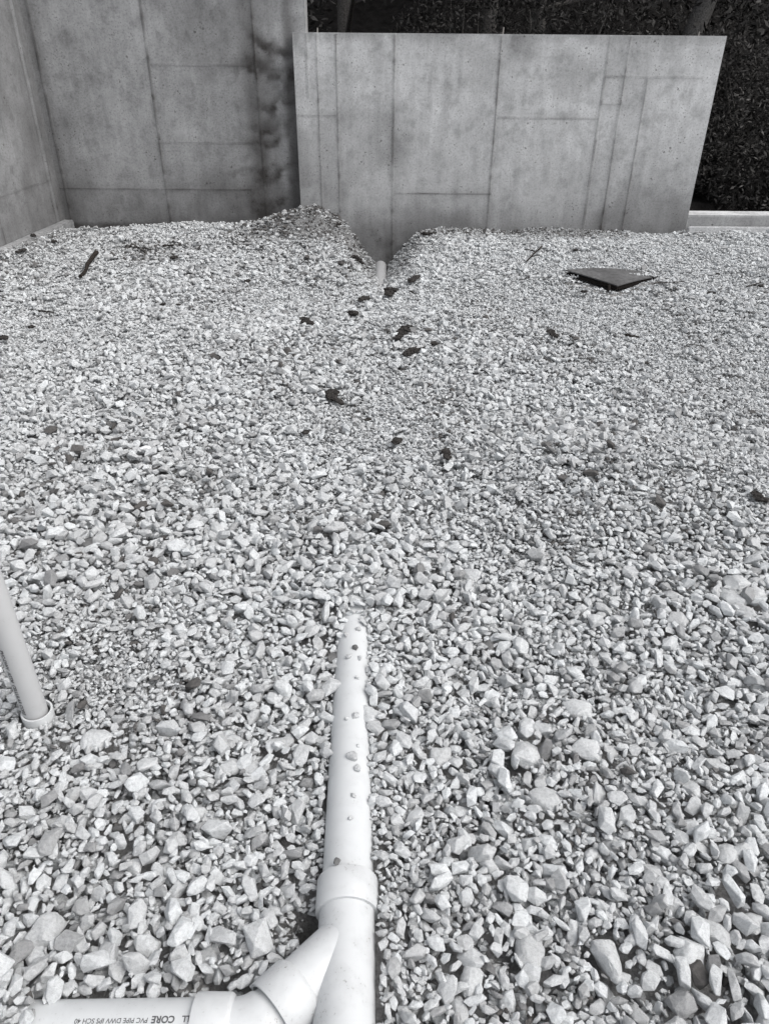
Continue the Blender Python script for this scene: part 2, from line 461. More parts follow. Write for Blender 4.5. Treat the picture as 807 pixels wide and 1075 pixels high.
for i, (px, py, w, h, tilt, lab, kd) in enumerate(ROCKS):
    g = onz(px, py + h * .2, 0.0)
    for _ in range(3):
        z = float(surf(g[0], g[1])); g = onz(px, py, z + .012)
    depth = (g - np.array([0, 0, CH])) @ _F
    # in-plane half sizes; the vertical screen size of a lying stone is foreshortened
    ang = math.atan2(CH - g[2], g[1])
    a = max(w, h) / 2 / FPX * depth; b = min(w, h) / 2 / FPX * depth
    a *= 1.06; b *= 1.06
    c = b * .8
    ya = math.radians(tilt)
    if h <= w: b2 = b / max(math.sin(ang), .6)
    else: b2 = b; a = a / max(math.sin(ang), .7)
    V, L, St = hull_proto(700 + i * 7, 15, (1, .8, .75), .06, 2)
    V = V / np.abs(V).max(0)
    V = V * np.array([a, b2, c])
    V = V @ np.array(Matrix.Rotation(-ya, 3, 'Z'))          # row vectors
    V = V @ np.array(Matrix.Rotation(random.uniform(.1, .3), 3, 'X'))
    me = mesh_arrays('rock', V, L, St)
    me.set_sharp_from_angle(angle=math.radians(28)); me.polygons.foreach_set('use_smooth', np.ones(len(me.polygons), bool))
    o = link('rock', me, None, {'p': M_rock, 'd': M_rock_dark, 'w': M_rock_white}[kd])
    o.location = (g[0], g[1], z + c * .30)
    tag(o, lab, 'rock', 'large stones lying in the gravel')
    r = math.sqrt(a * b2) * .92
    m = (GXX - g[0]) ** 2 + (GYY - g[1]) ** 2
    mk = m < r * r
    Hm[mk] = np.maximum(Hm[mk], z + c * .3 + c * .75 * np.sqrt(1 - m[mk] / (r * r)))

def deposit():
    out = []
    kern = {}
    def K(k):
        if k not in kern:
            a = np.arange(-k, k + 1); A, B = np.meshgrid(a, a); d = (A * A + B * B) / ((k + .35) ** 2)
            kern[k] = (np.sqrt(np.clip(1 - d, 0, None)).astype(np.float32), d < 1)
        return kern[k]
    areas = [(GY0, 1.25, 30000), (1.25, 2.4, 21000), (2.4, 4.2, 13000), (4.2, GY1, 8500)]
    for (ya, yb, dens) in areas:
        xm = min(4.55, .95 + .47 * yb)
        n = int((yb - ya) * 2 * xm * dens)
        xs = rng.uniform(-xm, xm, (n, 3)); ys = rng.uniform(ya, yb, (n, 1)) + rng.uniform(-.02, .02, (n, 3))
        xs[:, 1:] = xs[:, :1] + rng.uniform(-.025, .025, (n, 2))
        med = .0105 * (1 + .60 * (fbm(xs[:, 0] * 1.3, ys[:, 0] * 1.3, 90, 3) - .5) * 2)
        # coarser toward the near right, finer in a band in the middle distance
        med = med * (1 + .26 * sstep(.2, .9, xs[:, 0]) * (1 - sstep(1.2, 2.4, ys[:, 0])))
        med = med * (1 + .12 * (1 - sstep(.7, 1.3, ys[:, 0]))) * (1 - .16 * sstep(2.2, 3.2, ys[:, 0]))
        a = 1.12 * med * np.exp(rng.normal(0, .42, n))
        small = rng.random(n) < .26
        a = np.where(small, rng.uniform(.0045, .008, n), a)
        a = np.clip(a, .005, .036)
        if ya > 2.3: a = np.maximum(a, .0072)
        b = rng.uniform(.80, 1.15, n); c = rng.uniform(.75, 1.25, n)
        for i in range(n):
            ai = a[i]
            k = max(1, int(ai * .80 / CELL + .5))
            best = None
            for j in range(3):
                ix = int((xs[i, j] - GX0) / CELL); iy = int((ys[i, j] - GY0) / CELL)
                if ix < k + 1 or iy < k + 1 or ix > gw - k - 2 or iy > gh - k - 2: continue
                hv = Hm[iy, ix]
                if best is None or hv < best[0]: best = (hv, ix, iy, xs[i, j], ys[i, j])
            if best is None: continue
            hv, ix, iy, x, y = best
            s0 = S[iy, ix]
            if hv > s0 + .007: continue
            if y > 5 and x < wall_left_x(y) + .02: continue
            if FM[iy, ix] > .3 and rng.random() < FM[iy, ix] * .80: continue
            kz, msk = K(k)
            win = Hm[iy - k:iy + k + 1, ix - k:ix + k + 1]
            wm = win[msk]; mean = float(wm.mean()); mx = float(wm.max())
            cz = ai * .62 * c[i]
            z = max(mean + .55 * cz, mx - .35 * cz)
            if z > s0 + .012 + cz * .9: continue
            top = z + cz * .85 * kz
            win[msk] = np.maximum(wm, top[msk])
            out.append((x, y, z, ai, ai * b[i], ai * c[i]))
    # chips that filled the gaps left between the larger stones
    for rnd, (yb, cnt, lo_, hi_) in enumerate(((1.5, 34000, .008, .015), (2.6, 30000, .007, .013), (1.7, 34000, .0045, .009), (2.6, 20000, .005, .010), (7.5, 16000, .010, .016))):
        gap = (Hm < S - (.010 if rnd in (0, 1, 4) else .006)) & (GYY < yb) & (np.abs(GXX) < .95 + .47 * GYY) & (GYY > .3) & (FM < .2)
        cand = np.argwhere(gap)
        if len(cand) == 0: continue
        cand = cand[rng.permutation(len(cand))[:cnt]]
        aa = rng.uniform(lo_, hi_, len(cand)); bb = rng.uniform(.8, 1.2, len(cand)); cc = rng.uniform(.8, 1.25, len(cand))
        for i, (iy, ix) in enumerate(cand):
            ai = aa[i]; k = max(1, int(ai * .8 / CELL + .5))
            if ix < k + 1 or iy < k + 1 or ix > gw - k - 2 or iy > gh - k - 2: continue
            if Hm[iy, ix] > S[iy, ix] - .004: continue
            y = GY0 + iy * CELL; x = GX0 + ix * CELL
            if y > 5 and x < wall_left_x(y) + .02: continue
            kz, msk = K(k); win = Hm[iy - k:iy + k + 1, ix - k:ix + k + 1]; wm = win[msk]
            cz = ai * .62 * cc[i]; z = float(wm.mean()) + .5 * cz
            if z > S[iy, ix] + .006: continue
            win[msk] = np.maximum(wm, (z + cz * .85 * kz)[msk])
            out.append((x + rng.uniform(-.003, .003), y + rng.uniform(-.003, .003), z, ai, ai * bb[i], ai * cc[i]))
    return np.array(out)
# nothing is lying on the board
_q = [onz(593, 284, .05)[:2], onz(648, 299, .05)[:2], onz(698, 287, .05)[:2], onz(641, 281.5, .05)[:2]]
_in = np.ones_like(Hm, bool)
for _k in range(4):
    _a, _b = _q[_k], _q[(_k + 1) % 4]
    _in &= ((_b[0] - _a[0]) * (GYY - _a[1]) - (_b[1] - _a[1]) * (GXX - _a[0])) > .004
for (_hx, _hy, _hr, _hd) in HOLES:
    _in |= (((GXX - _hx) / 1.0) ** 2 + ((GYY - _hy) / 1.25) ** 2) < (_hr * .80) ** 2
S0 = S.copy(); Hm[_in] = S[_in] + .01; S = np.where(_in, np.float32(-.2), S)
ST = deposit()
print('stones', len(ST))

def build_stones(st, protos_for, tone, tilt):
    n = len(st); R = rot_mats(n, tilt)
    pid = rng.integers(0, 1 << 30, n)
    Vs, Ls, Ss, Ts = [], [], [], []
    vo = 0; lo = 0
    hi = st[:, 1] < 2.35
    for grp, protos in ((hi, PROTO_HI), (~hi, PROTO_LO)):
        idx = np.nonzero(grp)[0]
        for k, (V, L, St) in enumerate(protos):
            ii = idx[pid[idx] % len(protos) == k]
            if len(ii) == 0: continue
            sc = st[ii][:, 3:6]
            P = V[None] * sc[:, None, :]
            P = np.einsum('nij,nvj->nvi', R[ii], P) + st[ii][:, None, :3]
            m = len(ii)
            Vs.append(P.reshape(-1, 3)); Ts.append(np.repeat(tone[ii], len(V)))
            Ls.append((L[None] + vo + np.arange(m)[:, None] * len(V)).ravel())
            Ss.append((St[None] + lo + np.arange(m)[:, None] * len(L)).ravel())
            vo += m * len(V); lo += m * len(L)
    return np.concatenate(Vs), np.concatenate(Ls), np.concatenate(Ss), np.concatenate(Ts)
tone = np.clip(rng.normal(.55, .27, len(ST)), .06, 1)
tone = np.where(rng.random(len(ST)) < .012, 0.0, tone)
tone = np.clip(tone + (fbm(ST[:, 0] * 1.1, ST[:, 1] * 1.1, 71, 3) - .5) * .30 + (fbm(ST[:, 0] * 3.5, ST[:, 1] * 2.2, 171, 3) - .5) * .35 - .60 * fines_mask(ST[:, 0], ST[:, 1]) * (ST[:, 1] > 6), 0, 1)
# damp, soiled stones around the trench mouth and by the left wall
dirty = np.exp(-((ST[:, 0] - TRX) / .30) ** 2) * sstep(6.0, 6.6, ST[:, 1]) + 1.2 * (1 - sstep(.1, .9, ST[:, 0] - wall_left_x(ST[:, 1]))) * (ST[:, 1] > 5.6)
tone = np.where(rng.random(len(ST)) < dirty * .45, tone * .15, tone)
V, L, Sx, T = build_stones(ST, None, tone, .60)
gme = mesh_arrays('gravel', V, L, Sx, {'tone': T})
print('gravel verts', len(V), 'polys', len(Sx))
tag(link('gravel', gme, None, M_gravel), kind='stuff', label='pale grey crushed stone gravel covering the whole floor', cat='gravel')

# ------------------------------------------------------------------ round pipework
def lathe(profile, origin, direction, seg=56, cap0=False, cap1=False, name='lathe'):
    o = Vector(origin); d = Vector(direction).normalized()
    up = Vector((0, 0, 1)) if abs(d.z) < .9 else Vector((1, 0, 0))
    u = d.cross(up).normalized(); v = u.cross(d).normalized()
    bm = bmesh.new(); rings = []
    for t, r in profile:
        rings.append([bm.verts.new(o + d * t + (u * math.cos(2 * PI * k / seg) + v * math.sin(2 * PI * k / seg)) * r) for k in range(seg)])
    for a, b in zip(rings, rings[1:]):
        for k in range(seg): bm.faces.new((a[k], a[(k + 1) % seg], b[(k + 1) % seg], b[k]))
    if cap0: bm.faces.new(rings[0][::-1])
    if cap1: bm.faces.new(rings[-1])
    bmesh.ops.recalc_face_normals(bm, faces=bm.faces)
    me = bpy.data.meshes.new(name); bm.to_mesh(me); bm.free()
    for p in me.polygons: p.use_smooth = True
    me.set_sharp_from_angle(angle=math.radians(35))
    return me
def sweep(pts, rad, seg=40, name='sweep', cap=True, smooth=True):
    bm = bmesh.new(); rings = []; pts = [Vector(p) for p in pts]
    n0 = None
    for i, p in enumerate(pts):
        d = (pts[min(i + 1, len(pts) - 1)] - pts[max(i - 1, 0)]).normalized()
        if n0 is None: n0 = d.orthogonal().normalized()
        n0 = (n0 - d * n0.dot(d)).normalized(); b = d.cross(n0)
        r = rad[i] if hasattr(rad, '__len__') else rad
        rings.append([bm.verts.new(p + (n0 * math.cos(2 * PI * k / seg) + b * math.sin(2 * PI * k / seg)) * r) for k in range(seg)])
    for a, b in zip(rings, rings[1:]):
        for k in range(seg): bm.faces.new((a[k], a[(k + 1) % seg], b[(k + 1) % seg], b[k]))
    if cap: bm.faces.new(rings[0][::-1]); bm.faces.new(rings[-1])
    bmesh.ops.recalc_face_normals(bm, faces=bm.faces)
    me = bpy.data.meshes.new(name); bm.to_mesh(me); bm.free()
    for p in me.polygons: p.use_smooth = smooth
    if smooth: me.set_sharp_from_angle(angle=math.radians(40))
    return me
def text_mesh(s, size, bold=0.0, mapper=None, space=1.0):
    cu = bpy.data.curves.new('print', 'FONT'); cu.body = s; cu.size = size; cu.offset = bold; cu.space_character = space
    cu.resolution_u = 3
    tmp = bpy.data.objects.new('tmp', cu); COL.objects.link(tmp)
    dg = bpy.context.evaluated_depsgraph_get(); dg.update()
    me = bpy.data.meshes.new_from_object(tmp.evaluated_get(dg))
    bpy.data.objects.remove(tmp)
    bm = bmesh.new(); bm.from_mesh(me)
    bmesh.ops.triangulate(bm, faces=bm.faces)
    for _ in range(3):
        le = [e for e in bm.edges if e.calc_length() > size * .18]
        if le: bmesh.ops.subdivide_edges(bm, edges=le, cuts=1); bmesh.ops.triangulate(bm, faces=bm.faces)
    bm.to_mesh(me); bm.free()
    for v in me.vertices: v.co = mapper(v.co.x, v.co.y)
    return me

# main drain pipe
t = empty('drain_pipe', (pipe_x(1.0), 1.0, pipe_z(1.0)))
tag(t, 'white plastic drain pipe running away from the camera until gravel buries it', 'pipe')
d = Vector(P_B) - Vector(P_A)
child('pipe_wall', lathe([(0, .050), (0, P_R), (d.length, P_R), (d.length, .050)], P_A, d, 72), t, M_pvc)

# wye fitting
wye = empty('wye_fitting', tuple(AX)); tag(wye, 'white plastic wye fitting with a side branch at the bottom of the picture', 'pipe fitting')
dy = Vector((pipe_x(1.0) - pipe_x(.5), .5, pipe_z(1.0) - pipe_z(.5))).normalized()
def at(y): return Vector((pipe_x(y), y, pipe_z(y)))
child('body', lathe([(0, .0598), (.285, .0598)], at(.600), dy, 72), wye, M_pvc_fit)
child('hub', lathe([(0, .0590), (.000, .0665), (.003, .0684), (.071, .0684), (.0745, .067), (.076, .064), (.0762, .0580), (.05, .0578)], at(.880), dy, 72), wye, M_pvc_fit)
child('hub', lathe([(0, .0578), (0, .067), (.004, .0682), (.060, .0682), (.064, .0665), (.064, .060)], at(.545), dy, 72), wye, M_pvc_fit)
db = Vector((-.7071, -.7071, 0))
child('branch', lathe([(0.0, .0585), (.128, .0590)], AX, db, 72), wye, M_pvc_fit)
child('branch_hub', lathe([(.118, .0575), (.124, .0645), (.130, .0672), (.190, .0675), (.1925, .0665), (.1925, .0612), (.13, .0608), (.12, .058)], AX, db, 72), wye, M_pvc_fit)

# pipe continuing below the wye, out of the frame toward the viewer
lower = lathe([(0, .050), (0, P_R), (.42, P_R), (.42, .050)], at(.16), dy, 64)
o = link('drain_pipe', lower, None, M_pvc); rebase(o, at(.3)); tag(o, 'white plastic drain pipe entering the near end of the wye fitting, at the bottom edge', 'pipe')

# elbow
el = empty('elbow_fitting', tuple(E0)); tag(el, 'white plastic elbow joining the wye branch to the printed side pipe', 'pipe fitting')
arc = [Vector(RIM) - db * .05]
cen = Vector(RIM) + Vector((-.7071, .7071, 0)) * .106
for k in range(13):
    a = math.radians(-45 - 45 * 0) + 0
    ang = math.radians(45 * k / 12)
    # rotate the vector from centre to rim clockwise so the run turns to -X
    v0 = Vector(RIM) - cen
    arc.append(cen + Matrix.Rotation(-ang, 3, 'Z') @ v0)
E1v = arc[-1]
BP_Y, BP_Z = E1v.y, E1v.z
child('bend', sweep(arc, [.0545, .0545, .0550, .0575] + [.0585] * (len(arc) - 4), 64), el, M_pvc_fit)
child('socket', lathe([(-.004, .0585), (.0, .064), (.004, .0665), (.066, .0668), (.069, .066), (.069, .0582), (.03, .058)], E1v, (-1, 0, 0), 72), el, M_pvc_fit)

# printed side pipe
side = empty('side_pipe', (E1v.x - .1, BP_Y, BP_Z)); tag(side, 'white plastic side pipe with black printing, half buried at the lower left', 'pipe')
sd = Vector((-.62, 0, -.030))
child('pipe_wall', lathe([(0, .05), (0, P_R), (sd.length, P_R), (sd.length, .05)], E1v - Vector((.035, 0, 0)), sd, 72), side, M_pvc)
sdn = sd.normalized()
def side_map(x0, phi0, r=P_R + .0006):
    def f(u, v):
        s = (E1v.x - x0 + u); p = Vector((x0 - u, BP_Y, BP_Z - (s - .035) * .0484))
        phi = phi0 + v / P_R                   # letters' tops point toward the viewer
        return p + Vector((0, -math.sin(phi), math.cos(phi))) * r
    return f
child('print', text_mesh('CELL', .0150, .0004, side_map(E1v.x - .052, math.radians(-5)), 1.0), side, M_inkd)
child('print', text_mesh('CORE', .0165, .0005, side_map(E1v.x - .098, math.radians(-5)), 1.0), side, M_inkd)
child('print', text_mesh('PVC PIPE DWV IPS SCH 40', .0120, .0001, side_map(E1v.x - .148, math.radians(-2.5)), 1.0), side, M_inkd)

# upright stub
SR = .0325
stub = empty('pipe_stub', tuple(STUB)); tag(stub, 'upright white plastic pipe stub standing in a collar at the left edge', 'pipe')
sb = Vector((STUB[0], STUB[1], -.10))
child('riser', lathe([(0, .027), (0, SR), (.95, SR), (.952, SR - .001), (.952, .027), (.9, .027)], sb, (0, 0, 1), 64), stub, M_pvc_grey)
child('collar', lathe([(0, .040), (.125, .0415), (.129, .0405), (.129, .0362), (.118, .0335)], sb + Vector((.006, -.004, 0)), (.015, 0, 1), 64), stub, M_pvc_fit)
def stub_map(z0, phi0):
    def f(u, v):
        phi = phi0 + v / SR
        return Vector((STUB[0] + math.sin(phi) * (SR + .0005), STUB[1] - math.cos(phi) * (SR + .0005), z0 - u))
    return f
child('print', text_mesh('PVC-DWV  ASTM  CELLULAR CORE', .0150, .0005, stub_map(.275, math.radians(-30)), 1.0), stub, M_inkd)

# outlet pipe in the trench
o = link('outlet_pipe', lathe([(0, .05), (0, .0585), (1.42, .0585)], (TRX - .01, 6.2, -.375), (0.0, 1, 0.0), 48), None, M_pvc_grey)
rebase(o, (TRX, 6.9, -.42)); tag(o, 'short length of pale pipe lying in the trench at the foot of the wall', 'pipe')

# bits of stone lying on the pipework
CHIPS = [
 (376, 662, 7, 'tiny chip high on the pipe, last before the gravel closes over it'),
 (363, 667, 8, 'stone bit on the left shoulder of the pipe near its buried end'),
 (373, 682, 9, 'brownish flat chip on top of the narrow far stretch of pipe'),
 (366, 691, 9, 'grey chip on the pipe just left of centre, below the flat chip'),
 (378, 692, 7, 'small chip at the right edge of the pipe, beside the grey chip'),
 (375, 713, 7, 'crumb of stone alone on the pipe between two bare stretches'),
 (373, 753, 9, 'pair-mate chip on the crest of the pipe beside the leaning stone'),
 (364, 756, 6, 'smallest of the two chips lying side by side on the pipe'),
 (376, 784, 5, 'pinhead crumb on the pipe below the leaning stone'),
 (370, 797, 13, 'largest angular bit resting on the crest of the pipe'),
 (375, 808, 10, 'angular bit touching the largest one on the pipe'),
 (371, 837, 7, 'flat crumb on the wide near stretch of the pipe'),
 (368, 861, 7, 'round pebble alone on the bare pipe above the coupling'),
 (354, 908, 10, 'dark smear-like flake caught on the far lip of the coupling'),
 (262, 1057, 9, 'small round pebble stuck on the elbow in the wye mouth'),
]
for i, (px, py, w, lab) in enumerate(CHIPS):
    # intersect the view ray with the crest of the pipe / elbow
    if px < 300:
        g = onz(px, py, E1v.z + .045); base = E1v.z + .045
    else:
        yy = 1.2
        for _ in range(6):
            g = onz(px, py, pipe_z(yy) + P_R * .9); yy = g[1]
        rr = .068 if yy < .97 else P_R
        dx = g[0] - pipe_x(yy); base = pipe_z(yy) + math.sqrt(max(rr * rr - dx * dx, 0.0002))
        base = max(base, float(0))
    dep = (g - np.array([0, 0, CH])) @ _F; a = w / 2 / FPX * dep * 1.1
    V, L, St = hull_proto(900 + i * 3, 12, (1, .8, .6), .07)
    V = V * a @ np.array(Matrix.Rotation(random.uniform(0, 6), 3, 'Z'))
    o = link('stone_chip', mesh_arrays('stone_chip', V, L, St), None, M_rock_dark if i in (2, 13) else M_rock)
    o.location = (g[0], g[1], base + a * .30)
    tag(o, lab, 'stone', 'stone chips lying on the pipework')

# ------------------------------------------------------------------ clods, sticks, board
def clod(pts, lab, name='soil_clod', mat=None, squash=.7):
    """pts: list of (px, py, size px) lumps fused into one mesh"""
    bm = bmesh.new(); c0 = None
    full = [pts[0]]
    for q in pts[1:]:
        b = full[-1]; n = max(1, int(math.hypot(q[0] - b[0], (q[1] - b[1]) * 2.5) / 3))
        for k in range(1, n + 1): full.append(tuple(b[m] + (q[m] - b[m]) * k / n for m in range(3)))
    for (px, py, w) in full:
        g = onz(px, py, 0.0)
        for _ in range(4): g = onz(px, py, float(surf(g[0], g[1])) + .015)
        dep = (g - np.array([0, 0, CH])) @ _F; a = w * 1.4 / 2 / FPX * dep
        z = float(surf(g[0], g[1]))
        if c0 is None: c0 = Vector((g[0], g[1], z))
        from mathutils import noise as mn
        for k in range(3):
            a2 = random.uniform(0, 2 * PI); off = Vector((math.cos(a2), math.sin(a2), 0)) * a * (.38 if k else 0)
            Vh, Lh, Sh = hull_proto(random.randrange(9999), 11, (1, .85, .6), .03, 2)
            r = a * random.uniform(.6, .85); rz = Matrix.Rotation(random.uniform(0, 6), 3, 'Z')
            vs_ = []
            for q in Vh:
                q = Vector(q); n = q.normalized()
                q = q + n * (mn.noise(q * 2.5 + off * 40) * .30 + mn.noise(q * 7 + off * 70) * .22)
                q.z *= squash
                vs_.append(bm.verts.new(rz @ (q * r) + Vector((g[0], g[1], z + .025 + r * .15)) + off))
            ends = list(Sh[1:]) + [len(Lh)]
            for s0_, s1_ in zip(Sh, ends): bm.faces.new([vs_[j] for j in Lh[s0_:s1_]])
    me = bpy.data.meshes.new(name); bm.to_mesh(me); bm.free()
    o = link(name, me, None, mat or M_clod); rebase(o, c0)
    tag(o, lab, 'soil clod', 'dark clods of soil on the gravel')
CLODS = [
 ([(427, 345, 9), (421, 352, 11), (417, 357, 8)], 'longest dark soil clod, just above the middle of the filled trench'),
 ([(435, 369, 10), (426, 374, 8), (442, 367, 6)], 'lumpy dark clod below the longest one'),
 ([(455, 363, 7)], 'little dark clod right of the lumpy pair of clods'),
 ([(347, 414, 12), (350, 420, 10), (357, 425, 7)], 'biggest round dark clod left of the filled trench'),
 ([(415, 465, 12)], 'compact brown clod alone at the centre of the gravel'),
 ([(467, 475, 8), (470, 483, 7)], 'two lobed dark clod right of the compact brown one'),
 ([(371, 331, 11)], 'dark crumbly clod left of the longest clod'),
 ([(384, 315, 9), (378, 317, 6)], 'dark clod directly in front of the outlet pipe on the left'),
 ([(411, 306, 11), (408, 311, 8)], 'dark soil lump at the mouth of the trench below the outlet pipe'),
 ([(436, 293, 8), (430, 297, 7)], 'dark soil lump on the right lip of the trench'),
 ([(318, 338, 10), (326, 342, 7)], 'greyish crumbly clod farthest left of those near the trench'),
 ([(385, 443, 7)], 'thin dark crumb between the round clod and the compact brown one'),
 ([(320, 457, 8)], 'faint small clod lower left of the biggest round clod'),
 ([(355, 237, 6)], 'dark soil spot high on the right side of the heap by the wall'),
 ([(372, 271, 8), (380, 277, 7)], 'dark soil on the left bank of the trench beside the outlet pipe'),
 ([(447, 247, 7), (455, 246, 6)], 'dark soil at the top of the right trench bank against the wall'),
 ([(578, 350, 8), (583, 355, 6)], 'dark clod below the dark square board, to its left'),
 ([(745, 309, 7)], 'small dark clod right of and below the board'),
 ([(798, 302, 6)], 'small dark clod at the right edge level with the board'),
 ([(604, 264, 5)], 'tiny dark clod behind the left tip of the board'),
 ([(753, 289, 4)], 'tiny dark clod level with the board on its right'),
 ([(613, 308, 6)], 'dim clod just below the left half of the board'),
 ([(182, 272, 7)], 'dark clod on the far left gravel in front of the stained wall'),
 ([(260, 297, 6)], 'small clod in front of the heap by the wall'),
 ([(5, 357, 10)], 'dark clod cut off by the left edge'),
 ([(172, 321, 5)], 'left one of two small clods lying level on the left gravel'),
 ([(188, 321, 5)], 'right one of two small clods lying level on the left gravel'),
 ([(36, 249, 7)], 'dark clod on the footing of the left wall'),
 ([(25, 264, 6), (20, 266, 5)], 'dark clod at the lower edge of the left footing'),
 ([(57, 255, 6)], 'small clod right of the left footing near the corner'),
 ([(35, 345, 7)], 'small flat clod lying on the left gravel below the short stick'),
 ([(678, 383, 5)], 'speck of dark soil on the right gravel below the flat chip'),
 ([(797, 527, 10), (790, 520, 8)], 'dark lump in a cleft of the gravel at the right edge'),  # dark lump set at the cleft
]
for p, l in CLODS: clod(p, l)

def stick(pa, pb, wpx, lab, h0=.02, h1=.02, side_tw=None, name='stick'):
    a = onz(*pa, .02); b = onz(*pb, .02)
    a = Vector((a[0], a[1], float(surf(a[0], a[1])) + h0)); b = Vector((b[0], b[1], float(surf(b[0], b[1])) + h1))
    dep = float((np.array(a) - np.array([0, 0, CH])) @ _F); r = wpx / 2 / FPX * dep
    n = 7; pts = []; rad = []
    for i in range(n):
        s = i / (n - 1); p = a.lerp(b, s) + Vector((random.uniform(-1, 1), random.uniform(-1, 1), random.uniform(-.5, .5))) * r * .7
        pts.append(p); rad.append(r * (1 - .35 * s) * random.uniform(.85, 1.15))
    me = sweep(pts, rad, 8, name, smooth=False)
    if side_tw:
        bm = bmesh.new(); bm.from_mesh(me)
        for (s, ox, oy) in side_tw:
            q = a.lerp(b, s); e = q + Vector((ox, oy, .02))
            m2 = sweep([q, q.lerp(e, .5) + Vector((0, 0, .006)), e], [r * .6, r * .5, r * .3], 6, 'tw', smooth=False)
            bm.from_mesh(m2); bpy.data.meshes.remove(m2)
        bm.to_mesh(me); bm.free()
    o = link(name, me, None, M_bark); rebase(o, a)
    tag(o, lab, 'stick', 'sticks and twigs on the gravel'); return o
stick((102, 273), (86, 292), 4.5, 'thickest dark stick slanting on the gravel near the left wall', .05, .03, [(.6, -.03, .12)])
stick((40, 324), (56, 325), 2.2, 'short dark stick lying level at the far left')
stick((568, 261), (552, 277), 2.0, 'forked dark twig behind and left of the board', .04, .03, [(.4, -.10, .02), (.7, .08, -.05)])
stick((657, 351), (670, 352), 3.0, 'flat dark chip of wood lying below the board', .02, .02)
stick((430, 214 + 90), (436, 310), 1.6, 'fine dark twig at the trench mouth', .03, .05)
stick((168, 378), (184, 379), 1.6, 'thin dark splinter on the left gravel')
stick((137, 262), (160, 266), 1.6, 'thin bent twig near the stained wall', .03, .03)
stick((172, 262), (192, 261), 1.8, 'straight thin twig beside the bent one near the stained wall', .03, .03)
stick((783, 302), (798, 300), 1.6, 'thin twig at the right edge level with the board', .03, .04)
stick((722, 358), (740, 360), 1.2, 'fine pale splinter on the right gravel')
stick((686, 298 + 0), (718, 297), 1.2, 'long fine twig running right from below the board')

def board():
    g0 = onz(645, 290, 0.0); s = float(surf(g0[0], g0[1])) + .024
    pl = onz(593, 284, s); pf = onz(648, 299, s); pr = onz(698, 287, s); pb = onz(641, 281.5, s)
    c = (pl + pf + pr + pb) / 4
    t = empty('square_board', (c[0], c[1], s - .02)); tag(t, 'dark grey square board lying flat on the gravel near the right wall', 'board')
    bm = bmesh.new()
    th = .012; top = [Vector(p) for p in (pl, pf, pr, pb)]
    lift = [.012, 0, .012, .0]
    # upper sheet: subdivided grid with slight warp
    n = 16; G = []
    for i in range(n + 1):
        row = []
        for j in range(n + 1):
            u, v = i / n, j / n
            p = top[0].lerp(top[1], u).lerp(top[3].lerp(top[2], u), v)
            p = p + Vector((0, 0, .006 * math.sin(u * 3 + 1) + .006 * math.sin(v * 4)))
            row.append(bm.verts.new(p))
        G.append(row)
    for i in range(n):
        for j in range(n): bm.faces.new((G[i][j], G[i + 1][j], G[i + 1][j + 1], G[i][j + 1]))
    bmesh.ops.recalc_face_normals(bm, faces=bm.faces)
    r = bmesh.ops.extrude_face_region(bm, geom=list(bm.faces))
    for v in [g for g in r['geom'] if isinstance(g, bmesh.types.BMVert)]: v.co.z -= .008
    bmesh.ops.recalc_face_normals(bm, faces=bm.faces)
    me = bpy.data.meshes.new('top_sheet'); bm.to_mesh(me); bm.free()
    child('top_sheet', me, t, M_board)
    # frame beneath, dark
    bm = bmesh.new()
    cc = Vector(c)
    ring = [cc.lerp(p, .96) for p in top]
    lo = [bm.verts.new(Vector((p.x, p.y, s - th - .03))) for p in ring]; hi = [bm.verts.new(Vector((p.x, p.y, s - .012))) for p in ring]
    inn = [cc.lerp(p, .86) for p in top]
    lo2 = [bm.verts.new(Vector((p.x, p.y, s - th - .02))) for p in inn]; hi2 = [bm.verts.new(Vector((p.x, p.y, s - .012))) for p in inn]
    for k in range(4):
        j = (k + 1) % 4
        bm.faces.new((lo[k], lo[j], hi[j], hi[k])); bm.faces.new((lo2[k], hi2[k], hi2[j], lo2[j]))
        bm.faces.new((hi[k], hi[j], hi2[j], hi2[k])); bm.faces.new((lo[k], lo2[k], lo2[j], lo[j]))
    bmesh.ops.recalc_face_normals(bm, faces=bm.faces)
    me = bpy.data.meshes.new('frame'); bm.to_mesh(me); bm.free()
    child('frame', me, t, M_board_edge)
    g = onz(640, 303, .0)
    me = sweep([Vector((g[0], g[1], s - .05)), Vector((g[0] + .005, g[1] + .06, s - .012))], [.010, .012], 8, 'peg')
    child('peg', me, t, M_board_edge)
board()

